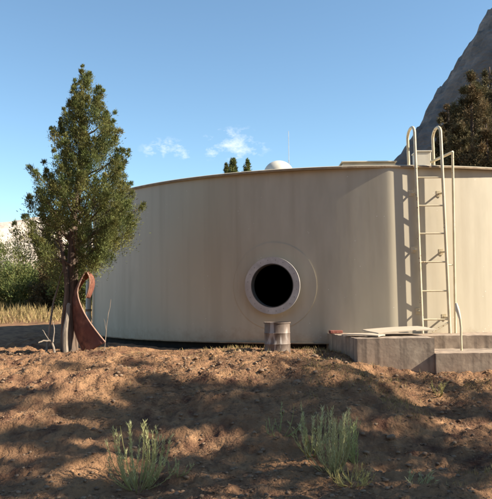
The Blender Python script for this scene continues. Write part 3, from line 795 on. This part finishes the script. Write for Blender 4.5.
# ------------------------------------------------------------------ shade trees standing outside the picture on the right
for i, (x, y, h, w, cl_, lo_, lab) in enumerate(((5.2, 4.3, 4.8, 1.1, 42, 0.3, 'shade juniper with bare lower limbs, outside the picture'), (6.4, 4.75, 6.6, 1.3, 52, 0.42, 'shade juniper with a high narrow crown, outside the picture'),
                                          (9.2, 4.85, 8.4, 1.6, 70, 0.3, 'shade juniper with the widest crown, outside the picture'), (7.6, 2.9, 7.2, 1.5, 60, 0.3, 'shade juniper on the low ground, outside the picture'),
                                          (11.5, 5.2, 9.8, 1.6, 70, 0.3, 'tallest shade juniper standing farthest back, outside the picture'))):
    conifer('juniper_tree', x, y, h, w, lab, 'junipers shading the bank', 'juniper', int(cl_ * 1.5), 190, 0.085, 0.013, 90 + i, low=lo_, top_pow=0.5, cr=1.0)

# ------------------------------------------------------------------ foreground plants
def brush(name, x, y, h, w, nst, label, cat, group, seed, tone=(1, 1, 1), material='sage', leafy=1.0):
    rg = np.random.default_rng(seed); zz = gz(x, y)
    t = thing(name, (x, y, zz), label, cat, group)
    SV = []; SA = []; SL = []; SW = []; ST = []
    st = MB()
    for k in range(nst):
        a = rg.uniform(0, 2 * math.pi); rr = math.sqrt(rg.random()) 
        bx_ = x + 0.25 * w * rr * math.cos(a); by_ = y + 0.25 * w * rr * math.sin(a)
        hh_ = h * rg.uniform(0.4, 1.0) * (1 - 0.25 * rr)
        tip = np.array([x + w * rr * math.cos(a) * 0.95 + rg.normal() * 0.06, y + w * rr * math.sin(a) * 0.8 + rg.normal() * 0.05, zz + hh_])
        b0 = np.array([bx_, by_, zz - 0.03]); mid = b0 * 0.5 + tip * 0.5 + np.array([w * rr * math.cos(a) * 0.22, w * rr * math.sin(a) * 0.2, -0.02])
        pts = spline([b0, mid, tip], 7)
        st.tube(list(map(tuple, pts)), list(np.linspace(0.0042, 0.0018, 7)), 4)
        if rg.random() < 0.14: continue
        nl = int(rg.integers(40, 62) * leafy * hh_ / 0.4) + 4
        u = rg.uniform(0.18, 1.0, nl) ** 0.8
        pos = np.stack([np.interp(u * 6, range(7), pts[:, c]) for c in range(3)], 1)
        tg = tip - mid; tg = tg / np.linalg.norm(tg)
        ax = tg * 1.25 + unit(nl, rg) * 0.7
        SV.append(pos); SA.append(ax); SL.append(rg.uniform(0.022, 0.05, nl)); SW.append(rg.uniform(0.0013, 0.0026, nl))
        cv = rg.uniform(0.75, 1.2) * rg.uniform(0.8, 1.2, nl); ST.append(np.stack([cv * tone[0], cv * tone[1], cv * tone[2]], 1))
    st.build('stems', M['sage'] if material == 'sage' else M['straw'], t)
    so_ = bpy.data.objects[t.children[0].name] if t.children else None
    me = st and so_ and so_.data
    if me:
        a_ = me.color_attributes.new('tint', 'FLOAT_COLOR', 'POINT'); a_.data.foreach_set('color', np.tile([0.85 * tone[0], 0.8 * tone[1], 0.7 * tone[2], 1], len(me.vertices)).astype(np.float32))
    V_, F_, T_ = sprays(np.concatenate(SV), np.concatenate(SA), np.concatenate(SL), np.concatenate(SW), np.concatenate(ST))
    npmesh('leaves', V_, F_, M[material], t, T_)
    return t
G1 = 'grey-green brush on the bank'
def bx_at(px, d): return P(px, 400, d).x
brush('rabbitbrush', bx_at(138, 5.6), 5.6, 0.58, 0.25, 46, 'feathery pale green rabbitbrush growing alone in the foreground shade', 'bush', G1, 201, (1.0, 1.03, 0.95))
brush('rabbitbrush', bx_at(331, 5.7), 5.7, 0.60, 0.23, 44, 'dense pale green rabbitbrush, biggest of the foreground clump', 'bush', G1, 202)
brush('rabbitbrush', bx_at(310, 6.05), 6.05, 0.46, 0.16, 22, 'thinner rabbitbrush tucked behind the biggest one', 'bush', G1, 203, (0.95, 1.0, 0.95))
brush('rabbitbrush', bx_at(354, 6.0), 6.0, 0.54, 0.08, 18, 'tall narrow rabbitbrush beside the biggest one', 'bush', G1, 204, (0.9, 1.0, 0.9))
brush('rabbitbrush', bx_at(281, 6.35), 6.35, 0.34, 0.22, 9, 'spindly rabbitbrush with a few bare stems', 'bush', G1, 205, (0.8, 0.95, 0.8), leafy=0.35)
brush('rabbitbrush', bx_at(412, 5.5), 5.5, 0.12, 0.14, 16, 'very small low tuft of brush below the concrete pad', 'bush', G1, 206)
brush('rabbitbrush', bx_at(350, 5.45), 5.45, 0.14, 0.22, 26, 'low yellowish tuft in front of the biggest rabbitbrush', 'bush', G1, 207, (1.2, 1.05, 0.8))
brush('rabbitbrush', bx_at(176, 5.7), 5.7, 0.16, 0.10, 10, 'small sparse tuft right of the lone rabbitbrush', 'bush', G1, 208, (0.85, 0.9, 0.85), leafy=0.5)
brush('rabbitbrush', bx_at(437, 7.3), 7.3, 0.18, 0.12, 10, 'wispy weed growing in front of the concrete pad', 'bush', G1, 209, (0.8, 0.75, 0.6), leafy=0.4)

# ------------------------------------------------------------------ ground cover
def blades(name, n, xr, yr, hmin, hmax, wfun, material, seed, label, cat, lean=0.5, wd_=0.003):
    rg = np.random.default_rng(seed)
    x = rg.uniform(*xr, n * 4); y = rg.uniform(*yr, n * 4)
    k = rg.random(n * 4) < wfun(x, y); x, y = x[k][:n], y[k][:n]; n = len(x)
    z = ground(x, y)
    a = unit(n, rg) * lean; a[:, 2] = np.abs(a[:, 2]) + 0.8
    cv = rg.uniform(0.6, 1.2, n); T0 = np.stack([cv, cv * rg.uniform(0.9, 1.05, n), cv], 1)
    V_, F_, T_ = sprays(np.stack([x, y, z - 0.004], 1), a, rg.uniform(hmin, hmax, n), np.full(n, wd_), T0)
    return tag(npmesh(name, V_, F_, M[material], None, T_), label, cat, kind='stuff')
tdist = lambda x, y: np.hypot(x - TCX, y - TCY) - TR
blades('dry_grass', 9000, (-3.4, 3.4), (6.8, 9.5), 0.02, 0.075,
       lambda x, y: np.where(tdist(x, y) > 0.02, np.clip(0.12 + 0.9 * (vnoise(x * 2.4, y * 3.1, 77) > 0.12) + (vnoise(x * 3, y * 3, 99) > 0.2) * 0.6, 0, 1) * np.exp(-np.clip(tdist(x, y) - 0.1, 0, 9) / 0.7), 0) * np.where((x > xl - 0.03) & (y > 8.0), 0, 1),
       'straw', 5, 'short dry straw-coloured grass along the tank foot', 'grass', 0.9)
blades('dry_grass', 14000, (-17, -3.5), (18.5, 40), 0.12, 0.5, lambda x, y: np.where(tdist(x, y) > 0.5, np.clip(0.3 + 2.2 * fbm(x * 0.9, y * 0.5, 71, 2), 0.04, 1), 0), 'straw', 6, 'yellow dry grass in the field beyond the juniper', 'grass', 0.6, 0.010)
blades('dry_grass', 3000, (0.6, 3.2), (5.2, 7.6), 0.02, 0.08, lambda x, y: np.clip(vnoise(x * 2, y * 2.5, 55) * 3, 0, 1), 'straw', 8, 'sparse dry grass on the bank below the concrete pad', 'grass', 0.9, 0.0025)

# twigs and needle litter on the soil
n = 60000; rg = np.random.default_rng(15)
x = rg.uniform(-3.2, 3.2, n); y = rg.uniform(4.8, 9.2, n); ok = (tdist(x, y) > 0.03) & ~((x > xl - 0.05) & (y > 7.95)) & (rg.random(n) < np.clip(0.5 + 1.6 * fbm(x * 1.4, y * 1.8, 44, 2), 0.05, 1))
x, y = x[ok], y[ok]; n = len(x); th = rg.uniform(0, 2 * np.pi, n)
a = np.stack([np.cos(th), np.sin(th), rg.normal(size=n) * 0.12], 1)
cv = rg.uniform(0.35, 1.5, n)
V_, F_, T_ = sprays(np.stack([x, y, ground(x, y) + 0.004], 1), a, rg.uniform(0.015, 0.07, n), rg.uniform(0.0012, 0.0045, n), np.stack([cv, cv, cv], 1))
tag(npmesh('ground_litter', V_, F_, M['litter'], None, T_), 'scattered twigs and needles on the red soil', 'litter', kind='stuff')

# pebbles: one joined layer of stuff, the larger stones one by one
def stone_mesh(sx, sy, sz, seed, sub=2):
    import bmesh
    bm = bmesh.new(); bmesh.ops.create_icosphere(bm, subdivisions=sub, radius=1)
    q = random.Random(seed); ph = [q.uniform(0, 6) for _ in range(6)]
    for v in bm.verts:
        c = v.co; k = q.uniform(0.8, 1.15) + 0.16 * math.sin(3 * c.x + ph[0]) * math.cos(2.5 * c.y + ph[1]) + 0.12 * math.sin(5 * c.z + ph[2] + 3 * c.x)
        v.co = Vector((c.x * sx * k, c.y * sy * k, c.z * sz * k))
    me = bpy.data.meshes.new('stone'); bm.to_mesh(me); bm.free(); return me
tmpl = [stone_mesh(1, 0.8, 0.55, s, 1) for s in range(4)]
PV = []; PF = []; off = 0
for i in range(4200):
    px_ = RNG.uniform(-3.1, 3.1); py_ = RNG.uniform(4.8, 9.0)
    if tdist(px_, py_) < 0.1 or (px_ > xl - 0.05 and py_ > 7.95): continue
    me = tmpl[i % 4]; s = 0.004 + 0.026 * RNG.random() ** 3.5; th_ = RNG.uniform(0, 6.28)
    co = np.array([v.co for v in me.vertices]) * s; c, s_ = math.cos(th_), math.sin(th_)
    co = np.stack([co[:, 0] * c - co[:, 1] * s_, co[:, 0] * s_ + co[:, 1] * c, co[:, 2]], 1) + np.array([px_, py_, gz(px_, py_) + s * 0.15])
    PV.append(co); PF.append(np.array([p.vertices[:] for p in me.polygons]) + off); off += len(co)
tag(npmesh('pebbles', np.concatenate(PV), np.concatenate(PF), M['stone']), 'small pebbles and clods strewn over the bank', 'pebbles', kind='stuff')
for i, (px, d, s, lab) in enumerate(((298, 7.25, 0.06, 'pale flat stone lying above the rabbitbrush clump'), (262, 7.5, 0.04, 'small rounded stone in front of the steel drum'), (120, 7.7, 0.05, 'half-buried stone on the sunlit top of the bank'),
                                     (390, 6.3, 0.05, 'brown stone low on the bank below the pad'), (316, 8.4, 0.045, 'stone beside the left end of the concrete pad'))):
    x_ = P(px, 400, d).x; me = stone_mesh(s, s * 0.75, s * 0.5, 30 + i); me.materials.append(M['stone'])
    for p in me.polygons: p.use_smooth = True
    o = bpy.data.objects.new('stone', me); COL.objects.link(o); o.location = (x_, d, gz(x_, d) + s * 0.12); o.rotation_euler = (0.1, 0, i * 1.3)
    tag(o, lab, 'stone', 'loose stones on the bank')
